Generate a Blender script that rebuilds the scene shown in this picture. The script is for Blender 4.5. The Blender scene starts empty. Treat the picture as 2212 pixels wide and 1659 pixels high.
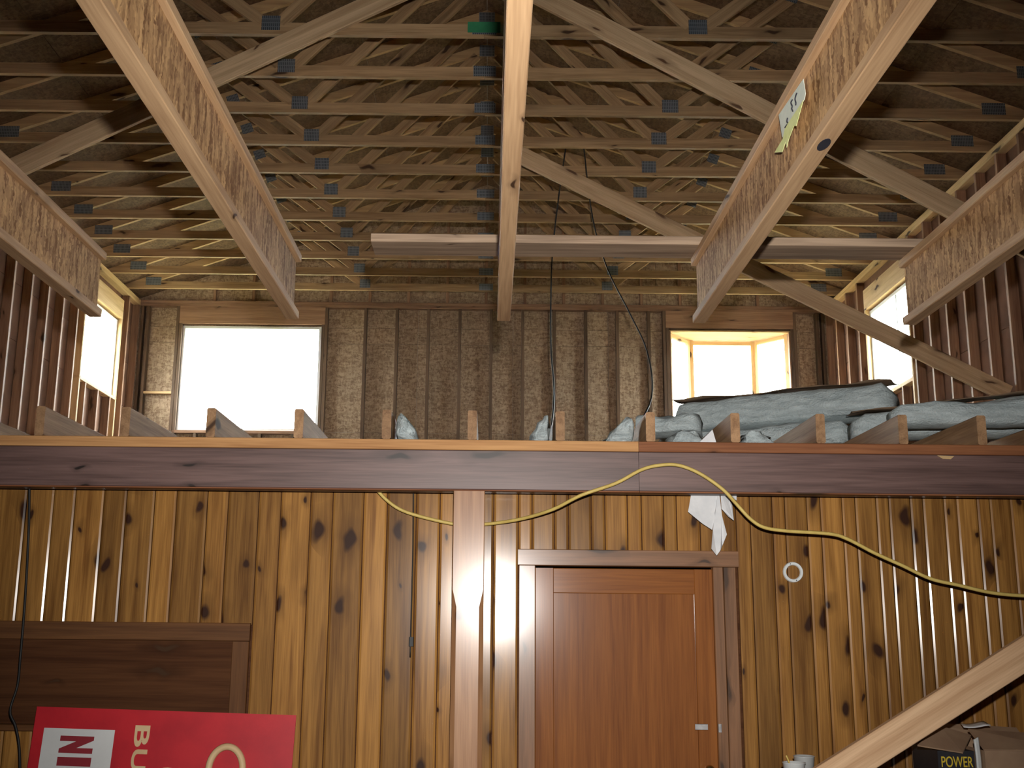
import bpy, bmesh, math, random
from mathutils import Vector, Matrix, noise
random.seed(7)
S = bpy.context.scene
COL = S.collection
V = Vector

# ------------------------------------------------------------------ camera
EYE, FPX, HY, CX, ROLL = 1.70, 2400.0, 1350.0, 1055.0, 0.010
PITCH = math.atan((HY - 829.5) / FPX)
PX, PY = CX + ROLL * (HY - 829.5), 829.5
fw = V((0, math.cos(PITCH), math.sin(PITCH)))
up0 = V((0, -math.sin(PITCH), math.cos(PITCH)))
rt = V((1, 0, 0)) * math.cos(ROLL) + up0 * math.sin(ROLL)
up = up0 * math.cos(ROLL) - V((1, 0, 0)) * math.sin(ROLL)
cd = bpy.data.cameras.new('camera')
cam = bpy.data.objects.new('camera', cd)
COL.objects.link(cam)
m = Matrix((rt, up, -fw)).transposed().to_4x4()
m.translation = V((0, 0, EYE))
cam.matrix_world = m
cd.sensor_width = 36.0
cd.lens = 36.0 * FPX / 2212.0
cd.shift_x = (1106.0 - PX) / 2212.0
cd.clip_start, cd.clip_end = 0.05, 300
S.camera = cam

def ray(x, y):
    return fw + rt * ((x - PX) / FPX) - up * ((y - PY) / FPX)
def atY(x, y, Y):                      # a point on the plane at depth Y (metres in front of the lens)
    r = ray(x, y); return V((0, 0, EYE)) + r * (Y / r.y)
def atX(x, y, X):
    r = ray(x, y); return V((0, 0, EYE)) + r * (X / r.x)

# ------------------------------------------------------------------ world, lights, exposure
w = bpy.data.worlds.new('overcast_sky'); S.world = w; w.use_nodes = True
bg = w.node_tree.nodes['Background']
bg.inputs[0].default_value = (0.97, 1.0, 0.99, 1)
bg.inputs[1].default_value = 42.0

fl = bpy.data.lights.new('camera_flash', 'SPOT')          # the flash of the camera that took the picture
fl.energy = 1050; fl.color = (1.0, 0.95, 0.9); fl.shadow_soft_size = 0.025
fl.spot_size = math.radians(74); fl.spot_blend = 1.0
flo = bpy.data.objects.new('camera_flash', fl); COL.objects.link(flo)
flo.location = (0.05, 0.02, EYE + 0.23)
flo.rotation_euler = (V((0.0, 1, 0.14))).to_track_quat('-Z', 'Y').to_euler()

S.view_settings.view_transform = 'Standard'
S.view_settings.look = 'None'
S.view_settings.exposure = 0.0
S.view_settings.gamma = 1.0
S.view_settings.use_curve_mapping = False
S.cycles.max_bounces = 5; S.cycles.diffuse_bounces = 4; S.cycles.glossy_bounces = 2
S.cycles.transmission_bounces = 2; S.cycles.transparent_max_bounces = 8

# ------------------------------------------------------------------ materials
MATS = {}
class NB:
    def __init__(s, name):
        s.m = bpy.data.materials.new(name); s.m.use_nodes = True
        s.t = s.m.node_tree; s.n = s.t.nodes; s.l = s.t.links
        s.b = s.n['Principled BSDF']; MATS[name] = s.m
    def new(s, typ, **kw):
        n = s.n.new(typ)
        for k, v in kw.items(): setattr(n, k, v)
        return n
    def link(s, a, b): s.l.new(a, b)
    def math(s, op, a, b=None, c=None, clamp=False):
        n = s.new('ShaderNodeMath', operation=op, use_clamp=clamp)
        for i, v in enumerate((a, b, c)):
            if v is None: continue
            if isinstance(v, (int, float)): n.inputs[i].default_value = v
            else: s.link(v, n.inputs[i])
        return n.outputs[0]
    def coords(s, rnd=40.0):
        tc = s.new('ShaderNodeTexCoord'); oi = s.new('ShaderNodeObjectInfo')
        a = s.new('ShaderNodeVectorMath', operation='MULTIPLY_ADD')
        cx = s.new('ShaderNodeCombineXYZ')
        for i in range(3): s.link(oi.outputs['Random'], cx.inputs[i])
        s.link(cx.outputs[0], a.inputs[0]); a.inputs[1].default_value = (rnd, rnd * .7, rnd * 1.3)
        s.link(tc.outputs['Object'], a.inputs[2])
        s.rand = oi.outputs['Random']
        return a.outputs[0]
    def scale(s, vec, sc):
        n = s.new('ShaderNodeVectorMath', operation='MULTIPLY')
        s.link(vec, n.inputs[0]); n.inputs[1].default_value = sc
        return n.outputs[0]
    def noise(s, vec, scale=1, detail=4, rough=.55, dist=0):
        n = s.new('ShaderNodeTexNoise'); s.link(vec, n.inputs['Vector'])
        n.inputs['Scale'].default_value = scale; n.inputs['Detail'].default_value = detail
        n.inputs['Roughness'].default_value = rough; n.inputs['Distortion'].default_value = dist
        return n.outputs['Fac']
    def ramp(s, fac, stops):
        n = s.new('ShaderNodeValToRGB'); s.link(fac, n.inputs[0])
        e = n.color_ramp.elements
        while len(e) < len(stops): e.new(0.5)
        for q, (p, c) in zip(e, stops):
            q.position = p; q.color = (*c, 1)
        return n.outputs[0]
    def mix(s, fac, a, b, blend='MIX'):
        n = s.new('ShaderNodeMix', data_type='RGBA', blend_type=blend)
        for sock, v in ((n.inputs['Factor'], fac), (n.inputs['A'], a), (n.inputs['B'], b)):
            if isinstance(v, (int, float)): sock.default_value = v
            elif isinstance(v, tuple): sock.default_value = (*v, 1)
            else: s.link(v, sock)
        return n.outputs['Result']
    def bump(s, h, strength=.2, dist=.002):
        n = s.new('ShaderNodeBump'); n.inputs['Strength'].default_value = strength
        n.inputs['Distance'].default_value = dist
        s.link(h, n.inputs['Height']); s.link(n.outputs[0], s.b.inputs['Normal'])
    def out(s, col, rough=.6, spec=.3):
        if isinstance(col, tuple): s.b.inputs['Base Color'].default_value = (*col, 1)
        else: s.link(col, s.b.inputs['Base Color'])
        s.b.inputs['Roughness'].default_value = rough
        s.b.inputs['Specular IOR Level'].default_value = spec
        return s.m

def wood(name, dark, light, rough=.65, spec=.25, knots=.35, knot=(.06, .03, .015), vary=.35,
         coat=0, coat_rough=.15, kscale=(2.0, 9.0), bump=0, stain=0):
    b = NB(name); p = b.coords()
    n1 = b.noise(b.scale(p, (.9, 22, 22)), 1, 3, .6, .6)
    n2 = b.noise(b.scale(p, (5, 160, 160)), 1, 1, .6)
    g = b.math('ADD', b.math('MULTIPLY', n1, .75), b.math('MULTIPLY', n2, .3))
    col = b.ramp(g, [(.36, dark), (.66, light)])
    v = b.math('MULTIPLY_ADD', b.rand, vary, 1 - vary / 2)
    hs = b.new('ShaderNodeHueSaturation'); b.link(col, hs.inputs['Color']); b.link(v, hs.inputs['Value'])
    col = hs.outputs[0]
    if stain:
        s1 = b.noise(b.scale(p, (1.2, 5, 5)), 1, 3, .65)
        f = b.math('MULTIPLY', b.math('SUBTRACT', s1, .5, clamp=True), stain * 4, clamp=True)
        col = b.mix(f, col, tuple(c * .42 for c in dark))
    if knots > 0:
        sp = b.new('ShaderNodeSeparateXYZ'); b.link(p, sp.inputs[0])
        cr = b.math('ADD', sp.outputs[1], b.math('MULTIPLY', sp.outputs[2], .93))
        wob = b.math('MULTIPLY', b.math('SUBTRACT', b.noise(b.scale(p, (12, 12, 12)), 1, 0), .5), .05)
        cx = b.new('ShaderNodeCombineXYZ')
        b.link(b.math('MULTIPLY', b.math('ADD', sp.outputs[0], wob), kscale[0]), cx.inputs[0])
        b.link(b.math('MULTIPLY', b.math('ADD', cr, wob), kscale[1]), cx.inputs[1])
        vo = b.new('ShaderNodeTexVoronoi', voronoi_dimensions='2D'); b.link(cx.outputs[0], vo.inputs['Vector'])
        vo.inputs['Scale'].default_value = 1.0
        vc = b.new('ShaderNodeSeparateColor'); b.link(vo.outputs['Color'], vc.inputs[0])
        rad = b.math('MULTIPLY_ADD', b.math('POWER', vc.outputs[1], 2.0), .16, .05)
        on = b.math('LESS_THAN', vc.outputs[0], knots)
        k = b.math('MULTIPLY', b.math('SUBTRACT', 1.0, b.math('DIVIDE', vo.outputs['Distance'], rad), clamp=True), 2.2, clamp=True)
        halo = b.math('SUBTRACT', 1.0, b.math('DIVIDE', vo.outputs['Distance'], b.math('MULTIPLY', rad, 2.6)), clamp=True)
        col = b.mix(b.math('MULTIPLY', b.math('MULTIPLY', halo, on), .75), col, tuple(c * .55 for c in dark))
        col = b.mix(b.math('MULTIPLY', k, on), col, knot)
    if bump: b.bump(g, bump, .0015)
    b.out(col, rough, spec)
    if coat:
        b.b.inputs['Coat Weight'].default_value = coat
        b.b.inputs['Coat Roughness'].default_value = coat_rough
    return b.m

def osb(name, dark, light, rough=.75, axis=0, vary=.2):
    b = NB(name); p = b.coords()
    d = b.new('ShaderNodeTexNoise'); b.link(b.scale(p, (9, 9, 9)), d.inputs['Vector']); d.inputs['Detail'].default_value = 1
    off = b.new('ShaderNodeVectorMath', operation='MULTIPLY_ADD')
    b.link(d.outputs['Color'], off.inputs[0]); off.inputs[1].default_value = (.03, .03, .03); b.link(p, off.inputs[2])
    scs = ((70, 70, 11), (60, 60, 16)) if axis == 1 else ((18, 60, 60), (60, 18, 26))
    cols = []
    for k, rot in enumerate((0.3, -0.4)):
        mp = b.new('ShaderNodeMapping'); b.link(off.outputs[0], mp.inputs[0])
        mp.inputs['Rotation'].default_value = (rot if axis != 1 else 0, rot, rot if axis != 1 else 0); mp.inputs['Scale'].default_value = scs[k]
        vo = b.new('ShaderNodeTexVoronoi'); b.link(mp.outputs[0], vo.inputs['Vector']); vo.inputs['Scale'].default_value = 1.0
        s = b.new('ShaderNodeSeparateColor'); b.link(vo.outputs['Color'], s.inputs[0]); cols.append(s.outputs[0])
    f = b.math('ADD', b.math('MULTIPLY', cols[0], .5), b.math('MULTIPLY', cols[1], .5))
    fine = b.noise(b.scale(p, (60, 60, 60)), 1, 1)
    f = b.math('ADD', b.math('MULTIPLY', f, .8), b.math('MULTIPLY', fine, .2))
    mid = tuple((a + c) / 2 for a, c in zip(dark, light))
    col = b.ramp(f, [(.22, dark), (.5, mid), (.8, light)])
    big = b.noise(b.scale(p, (2, 2, 2)), 1, 2)
    v = b.math('MULTIPLY_ADD', big, .5, .75)
    hs = b.new('ShaderNodeHueSaturation'); b.link(col, hs.inputs['Color']); b.link(v, hs.inputs['Value'])
    return b.out(hs.outputs[0], rough, .25)

def plain(name, c1, c2=None, rough=.6, spec=.3, scale=8, metal=0, bump=0):
    b = NB(name)
    if c2 is None: c2 = tuple(x * .8 for x in c1)
    p = b.coords(); n = b.noise(b.scale(p, (scale,) * 3), 1, 5)
    b.out(b.ramp(n, [(.35, c2), (.65, c1)]), rough, spec)
    b.b.inputs['Metallic'].default_value = metal
    if bump: b.bump(n, bump, .004)
    return b.m

wood('truss_lumber', (.26, .155, .075), (.47, .31, .165), knots=.3, vary=.25)
wood('new_lumber', (.55, .33, .18), (.78, .53, .32), knots=.5, vary=.05, knot=(.22, .10, .05))
wood('lit_chord_lumber', (.34, .21, .10), (.54, .36, .185), knots=.2, vary=.2)  # truss lumber painted paler, so the top chords look brightly lit
wood('brace_lumber', (.46, .30, .165), (.70, .50, .30), knots=.4, vary=.1, knot=(.12, .06, .03))
wood('flange_lumber', (.36, .215, .11), (.58, .38, .21), knots=.12, vary=.12)
wood('bright_lumber', (.50, .32, .15), (.66, .46, .24), knots=.25, vary=.15)
wood('stud_lumber', (.20, .105, .06), (.36, .21, .125), knots=.25, vary=.3)
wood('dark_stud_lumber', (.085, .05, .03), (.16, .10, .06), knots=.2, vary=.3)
wood('joist_lumber', (.22, .12, .06), (.40, .24, .125), knots=.25, vary=.35)
wood('weathered_plank', (.22, .15, .10), (.44, .32, .22), knots=.15, vary=.1, stain=.5)
wood('beam_stain', (.085, .048, .042), (.18, .108, .096), rough=.42, spec=.5, knots=.3, knot=(.02, .012, .01), vary=.1, stain=.35)
wood('plate_orange', (.40, .19, .07), (.62, .34, .14), knots=.2, vary=.1)
wood('plate_red', (.17, .06, .025), (.30, .12, .05), knots=.2, vary=.1)
wood('knotty_pine', (.17, .070, .014), (.385, .19, .046), rough=.6, spec=.15, knots=.72, knot=(.035, .012, .005), vary=.55,
     coat=.6, coat_rough=.17, kscale=(3.0, 6.0), bump=.10, stain=.3)
wood('post_pine', (.27, .125, .055), (.44, .235, .115), rough=.5, spec=.3, knots=.6, knot=(.06, .03, .02), vary=.05,
     coat=.4, coat_rough=.2, kscale=(2.6, 7), bump=.25)
wood('door_birch', (.17, .052, .010), (.28, .098, .020), rough=.6, spec=.15, knots=0, vary=.08, coat=.45, coat_rough=.16, bump=.15)
wood('door_casing', (.15, .07, .03), (.27, .13, .06), rough=.5, spec=.3, knots=.2, vary=.1, coat=.6, coat_rough=.18)
wood('hatch_wood', (.055, .020, .008), (.095, .038, .015), rough=.7, spec=.1, knots=.1, vary=.1)
wood('hatch_trim', (.085, .034, .012), (.15, .064, .022), rough=.6, spec=.2, knots=.2, vary=.1)
osb('web_osb', (.20, .098, .038), (.60, .37, .17), axis=1)
osb('wall_osb', (.22, .14, .085), (.46, .335, .22), axis=2)
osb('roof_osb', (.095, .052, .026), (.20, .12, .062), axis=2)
plain('side_sheathing', (.21, .105, .062), (.15, .075, .045), rough=.85, scale=4)
plain('concrete', (.22, .20, .18), (.15, .14, .13), rough=.9, scale=5)
plain('drywall', (.45, .42, .38), (.36, .34, .31), rough=.9, scale=2)
plain('ground_gravel', (.24, .23, .14), (.17, .165, .10), rough=.95, scale=.8)
plain('white_vinyl', (.80, .80, .80), (.72, .73, .74), rough=.4, scale=3)
plain('cord_yellow', (.68, .52, .16), (.58, .43, .12), rough=.45, scale=20)
plain('cord_black', (.02, .02, .02), (.012, .012, .012), rough=.5)
plain('white_paper', (.78, .79, .80), (.66, .68, .70), rough=.8, scale=14, bump=.4)
plain('white_plastic', (.72, .76, .76), (.66, .70, .70), rough=.4, scale=10)
plain('clear_plastic', (.55, .57, .56), (.45, .47, .47), rough=.25, scale=12)
plain('tag_paper', (.80, .84, .72), (.70, .76, .66), rough=.6, scale=30)
plain('tag_yellow', (.86, .90, .42), (.74, .80, .30), rough=.6, scale=30)
plain('ink_black', (.03, .03, .04), (.02, .02, .03), rough=.7)
plain('steel', (.62, .62, .62), (.45, .45, .46), rough=.3, metal=1, scale=30)
plain('brass', (.70, .50, .22), (.55, .38, .15), rough=.3, metal=1, scale=30)
plain('sign_red', (.52, .016, .026), (.42, .012, .022), rough=.45, scale=6)
plain('sign_white', (.66, .68, .68), (.60, .62, .62), rough=.5, scale=6)
plain('sign_darkred', (.26, .02, .03), (.22, .016, .026), rough=.5, scale=6)
plain('sign_tan', (.70, .52, .30), (.62, .44, .24), rough=.5, scale=6)
plain('cardboard', (.36, .24, .15), (.30, .19, .12), rough=.85, scale=9)
plain('carton_black', (.03, .03, .035), (.02, .02, .025), rough=.5, scale=9)
plain('carton_yellow', (.70, .52, .05), (.62, .45, .04), rough=.5, scale=9)
plain('bench_grey', (.17, .15, .13), (.11, .10, .09), rough=.7, scale=6)
plain('green_tape', (.05, .26, .12), (.035, .20, .09), rough=.5, scale=9)
plain('kraft_paper', (.24, .16, .10), (.16, .11, .07), rough=.8, scale=7, bump=.5)
plain('dark_blue', (.03, .04, .07), (.02, .03, .05), rough=.4, scale=9)

b = NB('galvanized_plate')                                   # nail plate: zinc with rows of punched slots
p = b.coords(0)
br = b.new('ShaderNodeTexBrick'); b.link(b.scale(p, (1, 1, 1)), br.inputs['Vector'])
sp = b.new('ShaderNodeSeparateXYZ'); b.link(p, sp.inputs[0])
cx = b.new('ShaderNodeCombineXYZ'); b.link(sp.outputs[0], cx.inputs[0]); b.link(sp.outputs[2], cx.inputs[1])
b.link(cx.outputs[0], br.inputs['Vector'])
br.inputs['Scale'].default_value = 1; br.inputs['Brick Width'].default_value = .014; br.inputs['Row Height'].default_value = .03
br.inputs['Mortar Size'].default_value = .0035; br.offset = 0
b.link(b.mix(br.outputs['Fac'], (.10, .12, .14), (.30, .34, .38)), b.b.inputs['Base Color'])
b.b.inputs['Metallic'].default_value = .7; b.b.inputs['Roughness'].default_value = .5

b = NB('fiberglass')                                         # loose pale insulation wool
p = b.coords(); n1 = b.noise(b.scale(p, (9, 9, 30)), 1, 7, .7, .8); n2 = b.noise(b.scale(p, (90, 90, 90)), 1, 4, .7)
h = b.math('ADD', b.math('MULTIPLY', n1, .7), b.math('MULTIPLY', n2, .3))
b.out(b.ramp(h, [(.3, (.42, .50, .52)), (.62, (.70, .79, .80))]), .95, .05); b.bump(h, 1.0, .03)

b = NB('window_glass')                                       # clear pane: mostly see-through with a faint reflection
tr = b.new('ShaderNodeBsdfTransparent'); tr.inputs[0].default_value = (.93, .96, .96, 1)
gl = b.new('ShaderNodeBsdfGlossy'); gl.inputs['Roughness'].default_value = .02
mx = b.new('ShaderNodeMixShader'); mx.inputs[0].default_value = .05; b.link(tr.outputs[0], mx.inputs[1]); b.link(gl.outputs[0], mx.inputs[2])
b.link(mx.outputs[0], b.n['Material Output'].inputs[0])

# ------------------------------------------------------------------ helpers
WM = {}
def _place(o, mat4, parent):
    COL.objects.link(o); WM[o.name] = mat4.copy()
    if parent is not None:
        o.parent = parent
        o.matrix_local = WM[parent.name].inverted() @ mat4
    else:
        o.matrix_local = mat4
def empty(name, loc, label=None, cat=None, group=None, kind=None):
    o = bpy.data.objects.new(name, None); o.empty_display_size = .1
    _place(o, Matrix.Translation(V(loc)), None)
    return tag(o, label, cat, group, kind)
def tag(o, label=None, cat=None, group=None, kind=None):
    for k, v in (('label', label), ('category', cat), ('group', group), ('kind', kind)):
        if v: o[k] = v
    return o
def obj(name, me, mat, parent=None, mat4=None, smooth=False):
    if mat and not me.materials: me.materials.append(MATS[mat])
    o = bpy.data.objects.new(name, me)
    _place(o, mat4 or Matrix.Identity(4), parent)
    if smooth:
        for f in me.polygons: f.use_smooth = True
    return o
def me_from(verts, faces):
    me = bpy.data.meshes.new('mesh'); me.from_pydata([tuple(v) for v in verts], [], faces); me.update()
    bm = bmesh.new(); bm.from_mesh(me); bmesh.ops.recalc_face_normals(bm, faces=bm.faces); bm.to_mesh(me); bm.free()
    return me
PC = {}
def prism_mesh(L, prof, mat, key=None):
    k = (round(L, 4), tuple((round(a, 4), round(b_, 4)) for a, b_ in prof), mat)
    if k in PC: return PC[k]
    n = len(prof)
    vs = [(-L / 2, a, c) for a, c in prof] + [(L / 2, a, c) for a, c in prof]
    fs = [(i, (i + 1) % n, n + (i + 1) % n, n + i) for i in range(n)] + [tuple(range(n))[::-1], tuple(range(n, 2 * n))]
    me = me_from(vs, fs); me.materials.append(MATS[mat]); PC[k] = me
    return me
def rect_prof(t, h, c):
    a, d = t / 2, h / 2
    if c <= 0: return [(-a, -d), (a, -d), (a, d), (-a, d)]
    return [(-a + c, -d), (a - c, -d), (a, -d + c), (a, d - c), (a - c, d), (-a + c, d), (-a, d - c), (-a, -d + c)]
def frame(p0, p1, u):
    X = (p1 - p0).normalized(); Y = V(u).cross(X)
    if Y.length < 1e-4: Y = V((0, 1, 0)).cross(X)
    Y.normalize(); Z = X.cross(Y)
    mt = Matrix((X, Y, Z)).transposed().to_4x4(); mt.translation = (p0 + p1) / 2
    return mt
def stick(name, p0, p1, t, h, mat, parent=None, u=(0, 0, 1), c=.003, prof=None):
    """lumber from p0 to p1: h along the hint u, t across it"""
    p0, p1 = V(p0), V(p1)
    me = prism_mesh((p1 - p0).length, prof or rect_prof(t, h, c), mat)
    return obj(name, me, None, parent, frame(p0, p1, u))
def box(name, lo, hi, mat, parent=None, c=.002):
    """axis aligned slab, grain along its longest side"""
    lo, hi = V(lo), V(hi); s = hi - lo; ctr = (lo + hi) / 2
    ax = max(range(3), key=lambda i: s[i])
    d = V((0, 0, 0)); d[ax] = s[ax] / 2
    u = (0, 0, 1) if ax != 2 else (1, 0, 0)
    if ax == 0: t, h = s.y, s.z
    elif ax == 1: t, h = s.x, s.z
    else: t, h = s.y, s.x
    c = min(c, t * .3, h * .3)
    return stick(name, ctr - d, ctr + d, t, h, mat, parent, u, c)
def rect_minus(x0, x1, z0, z1, holes, sx=1.22, sz=2.44):
    """cut a rectangle into sheet-sized pieces that leave the holes free"""
    xs = {x0, x1}; zs = {z0, z1}
    k = x0
    while k < x1: xs.add(k); k += sx
    k = z0
    while k < z1: zs.add(k); k += sz
    for a, b_, c_, d in holes: xs |= {a, b_}; zs |= {c_, d}
    xs = sorted(x for x in xs if x0 <= x <= x1); zs = sorted(z for z in zs if z0 <= z <= z1)
    for i in range(len(xs) - 1):
        run = None
        for j in range(len(zs) - 1):
            cx_, cz = (xs[i] + xs[i + 1]) / 2, (zs[j] + zs[j + 1]) / 2
            if any(a < cx_ < b_ and c_ < cz < d for a, b_, c_, d in holes): continue
            yield xs[i], xs[i + 1], zs[j], zs[j + 1]
def tube(name, pts, r, mat, parent=None, seg=8, sub=6, radii=None):
    P = [V(p) for p in pts]; out = []
    for i in range(len(P) - 1):                            # Catmull-Rom
        a, b_, c_, d = P[max(i - 1, 0)], P[i], P[i + 1], P[min(i + 2, len(P) - 1)]
        for k in range(sub):
            t = k / sub
            out.append(.5 * ((2 * b_) + (c_ - a) * t + (2 * a - 5 * b_ + 4 * c_ - d) * t * t + (3 * b_ - a - 3 * c_ + d) * t ** 3))
    out.append(P[-1]); vs, fs = [], []; nrm = None
    for i, p_ in enumerate(out):
        T = (out[min(i + 1, len(out) - 1)] - out[max(i - 1, 0)]).normalized()
        if nrm is None: nrm = T.orthogonal().normalized()
        nrm = (nrm - T * nrm.dot(T)).normalized(); bn = T.cross(nrm)
        for k in range(seg):
            a = 2 * math.pi * k / seg; vs.append(p_ + (nrm * math.cos(a) + bn * math.sin(a)) * r)
    for i in range(len(out) - 1):
        for k in range(seg):
            fs.append((i * seg + k, i * seg + (k + 1) % seg, (i + 1) * seg + (k + 1) % seg, (i + 1) * seg + k))
    fs += [tuple(range(seg))[::-1], tuple(range((len(out) - 1) * seg, len(out) * seg))]
    c0 = sum(P, V()) / len(P)
    return obj(name, me_from([v - c0 for v in vs], fs), mat, parent, Matrix.Translation(c0), True)
def poly_slab(name, pts, t, mat, parent=None, normal=None):
    """closed outline of 3-D points given thickness t along its normal"""
    P = [V(p) for p in pts]; c0 = sum(P, V()) / len(P)
    n = V(normal) if normal else (P[1] - P[0]).cross(P[2] - P[0]).normalized()
    k = len(P); vs = [p_ - c0 for p_ in P] + [p_ - c0 + n * t for p_ in P]
    fs = [tuple(range(k)), tuple(range(k, 2 * k))[::-1]] + [(i, i + k, (i + 1) % k + k, (i + 1) % k) for i in range(k)]
    return obj(name, me_from(vs, fs), mat, parent, Matrix.Translation(c0))
def grid_sheet(name, P00, P10, P01, P11, nu, nv, mat, parent, disp, thick):
    """crumpled sheet between four corners, given a real thickness"""
    P00, P10, P01, P11 = map(V, (P00, P10, P01, P11)); vs = []
    n = (P10 - P00).cross(P01 - P00).normalized()
    for side in (0, 1):
        for j in range(nv + 1):
            for i in range(nu + 1):
                u, v_ = i / nu, j / nv
                p_ = P00 * (1 - u) * (1 - v_) + P10 * u * (1 - v_) + P01 * (1 - u) * v_ + P11 * u * v_
                vs.append(p_ + n * (disp(u, v_) + side * thick))
    W = nu + 1; K = W * (nv + 1); fs = []
    for j in range(nv):
        for i in range(nu):
            q = (j * W + i, j * W + i + 1, (j + 1) * W + i + 1, (j + 1) * W + i)
            fs.append(q); fs.append(tuple(x + K for x in q[::-1]))
    ring = [i for i in range(W)] + [j * W + nu for j in range(1, nv + 1)] + [nv * W + i for i in range(nu - 1, -1, -1)] + [j * W for j in range(nv - 1, 0, -1)]
    for a, b_ in zip(ring, ring[1:] + ring[:1]): fs.append((a, a + K, b_ + K, b_))
    c0 = (P00 + P11) / 2
    return obj(name, me_from([v - c0 for v in vs], fs), mat, parent, Matrix.Translation(c0), True)
def text(name, body, mat, parent, mat4, w, h, depth=.002, bold=.0):
    cu = bpy.data.curves.new('txt', 'FONT'); cu.body = body; cu.size = 1; cu.extrude = .01; cu.offset = bold
    t = bpy.data.objects.new('txt', cu); COL.objects.link(t)
    me = bpy.data.meshes.new_from_object(t.evaluated_get(bpy.context.evaluated_depsgraph_get()))
    bpy.data.objects.remove(t); bpy.data.curves.remove(cu)
    xs = [v.co.x for v in me.vertices]; ys = [v.co.y for v in me.vertices]
    x0, x1, y0, y1 = min(xs), max(xs), min(ys), max(ys)
    for v in me.vertices:
        v.co = ((v.co.x - x0) / (x1 - x0) * w, (v.co.y - y0) / (y1 - y0) * h, (v.co.z / .01 * .5 + .5) * depth)
    me.materials.clear()
    return obj(name, me, mat, parent, mat4)
ORD = ['first', 'second', 'third', 'fourth', 'fifth', 'sixth', 'seventh', 'eighth', 'ninth', 'tenth', 'eleventh', 'twelfth']

# ------------------------------------------------------------------ key dimensions (metres)
XL, XR = -4.50, 4.27                 # inner faces of the side-wall studs
YF = 13.72                           # inner face of the far-wall studs
ZP = 5.734                           # top of the walls = underside of the truss chords
YB = 5.23                            # front of the dark beam
YW = 5.50                            # pine-boarded partition
YR = -3.6                            # wall behind the camera
XC = -0.07                           # ridge line
HALF = 4.47
RS = .36                             # roof slope
def ztop(x): return ZP + .1836 + (4.09 - abs(x - XC)) * RS

# ------------------------------------------------------------------ setting: ground, floor, walls
o = box('ground', (-60, -60, -.5), (60, 60, -.3), 'ground_gravel', None, 0); tag(o, kind='structure')
o = box('floor', (XL - .1, YR - .1, -.15), (XR + .1, YF + .1, 0), 'concrete', None, 0); tag(o, kind='structure')

WIN_L = (11.90, 13.06, 4.33, 5.28)    # y0 y1 z0 z1 on the left wall
WIN_R = (10.98, 12.22, 4.20, 5.24)
WIN_1 = (-3.95, -2.17, 4.05, 5.41)    # x0 x1 z0 z1 on the far wall
WIN_2 = (2.27, 3.82, 3.85, 5.41)

def side_wall(name, X, sgn, win):
    root = empty(name, (X, YF, 0), kind='structure')
    for y0, y1, z0, z1 in rect_minus(YR, YF + .1, 0, ZP, [win], 1.22, 2.44):
        a, b_ = sorted((X + sgn * .089, X + sgn * .101))
        box('sheathing_panel', (a, y0 + .0015, z0 + .0015), (b_, y1 - .0015, z1 - .0015), 'side_sheathing', root, .001)
    for y0, y1, z0, z1 in rect_minus(YR, YF + .1, 0, ZP, [win], 99, 99):
        a, b_ = sorted((X + sgn * .1015, X + sgn * .115))
        box('wall_light_stop', (a, y0, z0), (b_, y1, z1), 'drywall', root, 0)  # unseen outer skin, added to stop daylight leaking between the sheathing panels
    xf = X + sgn * .1015
    box('eave_light_stop', (min(xf, xf + sgn * .02), YR, ZP - .06), (max(xf, xf + sgn * .02), YF + .12, ztop(xf) + .002), 'stud_lumber', root, 0)  # unseen board added to keep sky light out at the eaves
    ws = [win[0] - .019, win[1] + .019]
    y = YF - .02
    ys = []
    while y > 4.0: ys.append(y); y -= .4064
    xm = X + sgn * .0445
    for y in ys:
        if win[0] - .04 < y < win[1] + .04:
            stick('stud', (xm, y, .04), (xm, y, win[2] - .04), .038, .089, 'stud_lumber', root, (1, 0, 0))
        else:
            stick('stud', (xm, y, .04), (xm, y, ZP - .078), .038, .089, 'stud_lumber', root, (1, 0, 0))
    for y in ws:
        stick('jack_stud', (xm, y, .04), (xm, y, win[3] + .02), .038, .089, 'bright_lumber', root, (1, 0, 0))
    stick('rough_sill', (xm, win[0] - .04, win[2] - .02), (xm, win[1] + .04, win[2] - .02), .089, .038, 'bright_lumber', root)
    stick('header', (xm, win[0] - .04, win[3] + .02 + .12), (xm, win[1] + .04, win[3] + .02 + .12), .088, .24, 'bright_lumber', root)
    for k in range(2):
        stick('top_plate', (xm, YR, ZP - .019 - .0385 * k), (xm, YF + .09, ZP - .019 - .0385 * k), .089, .038, 'bright_lumber', root)
    stick('bottom_plate', (xm, YR, .019), (xm, YF + .09, .019), .089, .038, 'stud_lumber', root)
    return root
side_wall('wall_left', XL, -1, WIN_L)
side_wall('wall_right', XR, 1, WIN_R)

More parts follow.
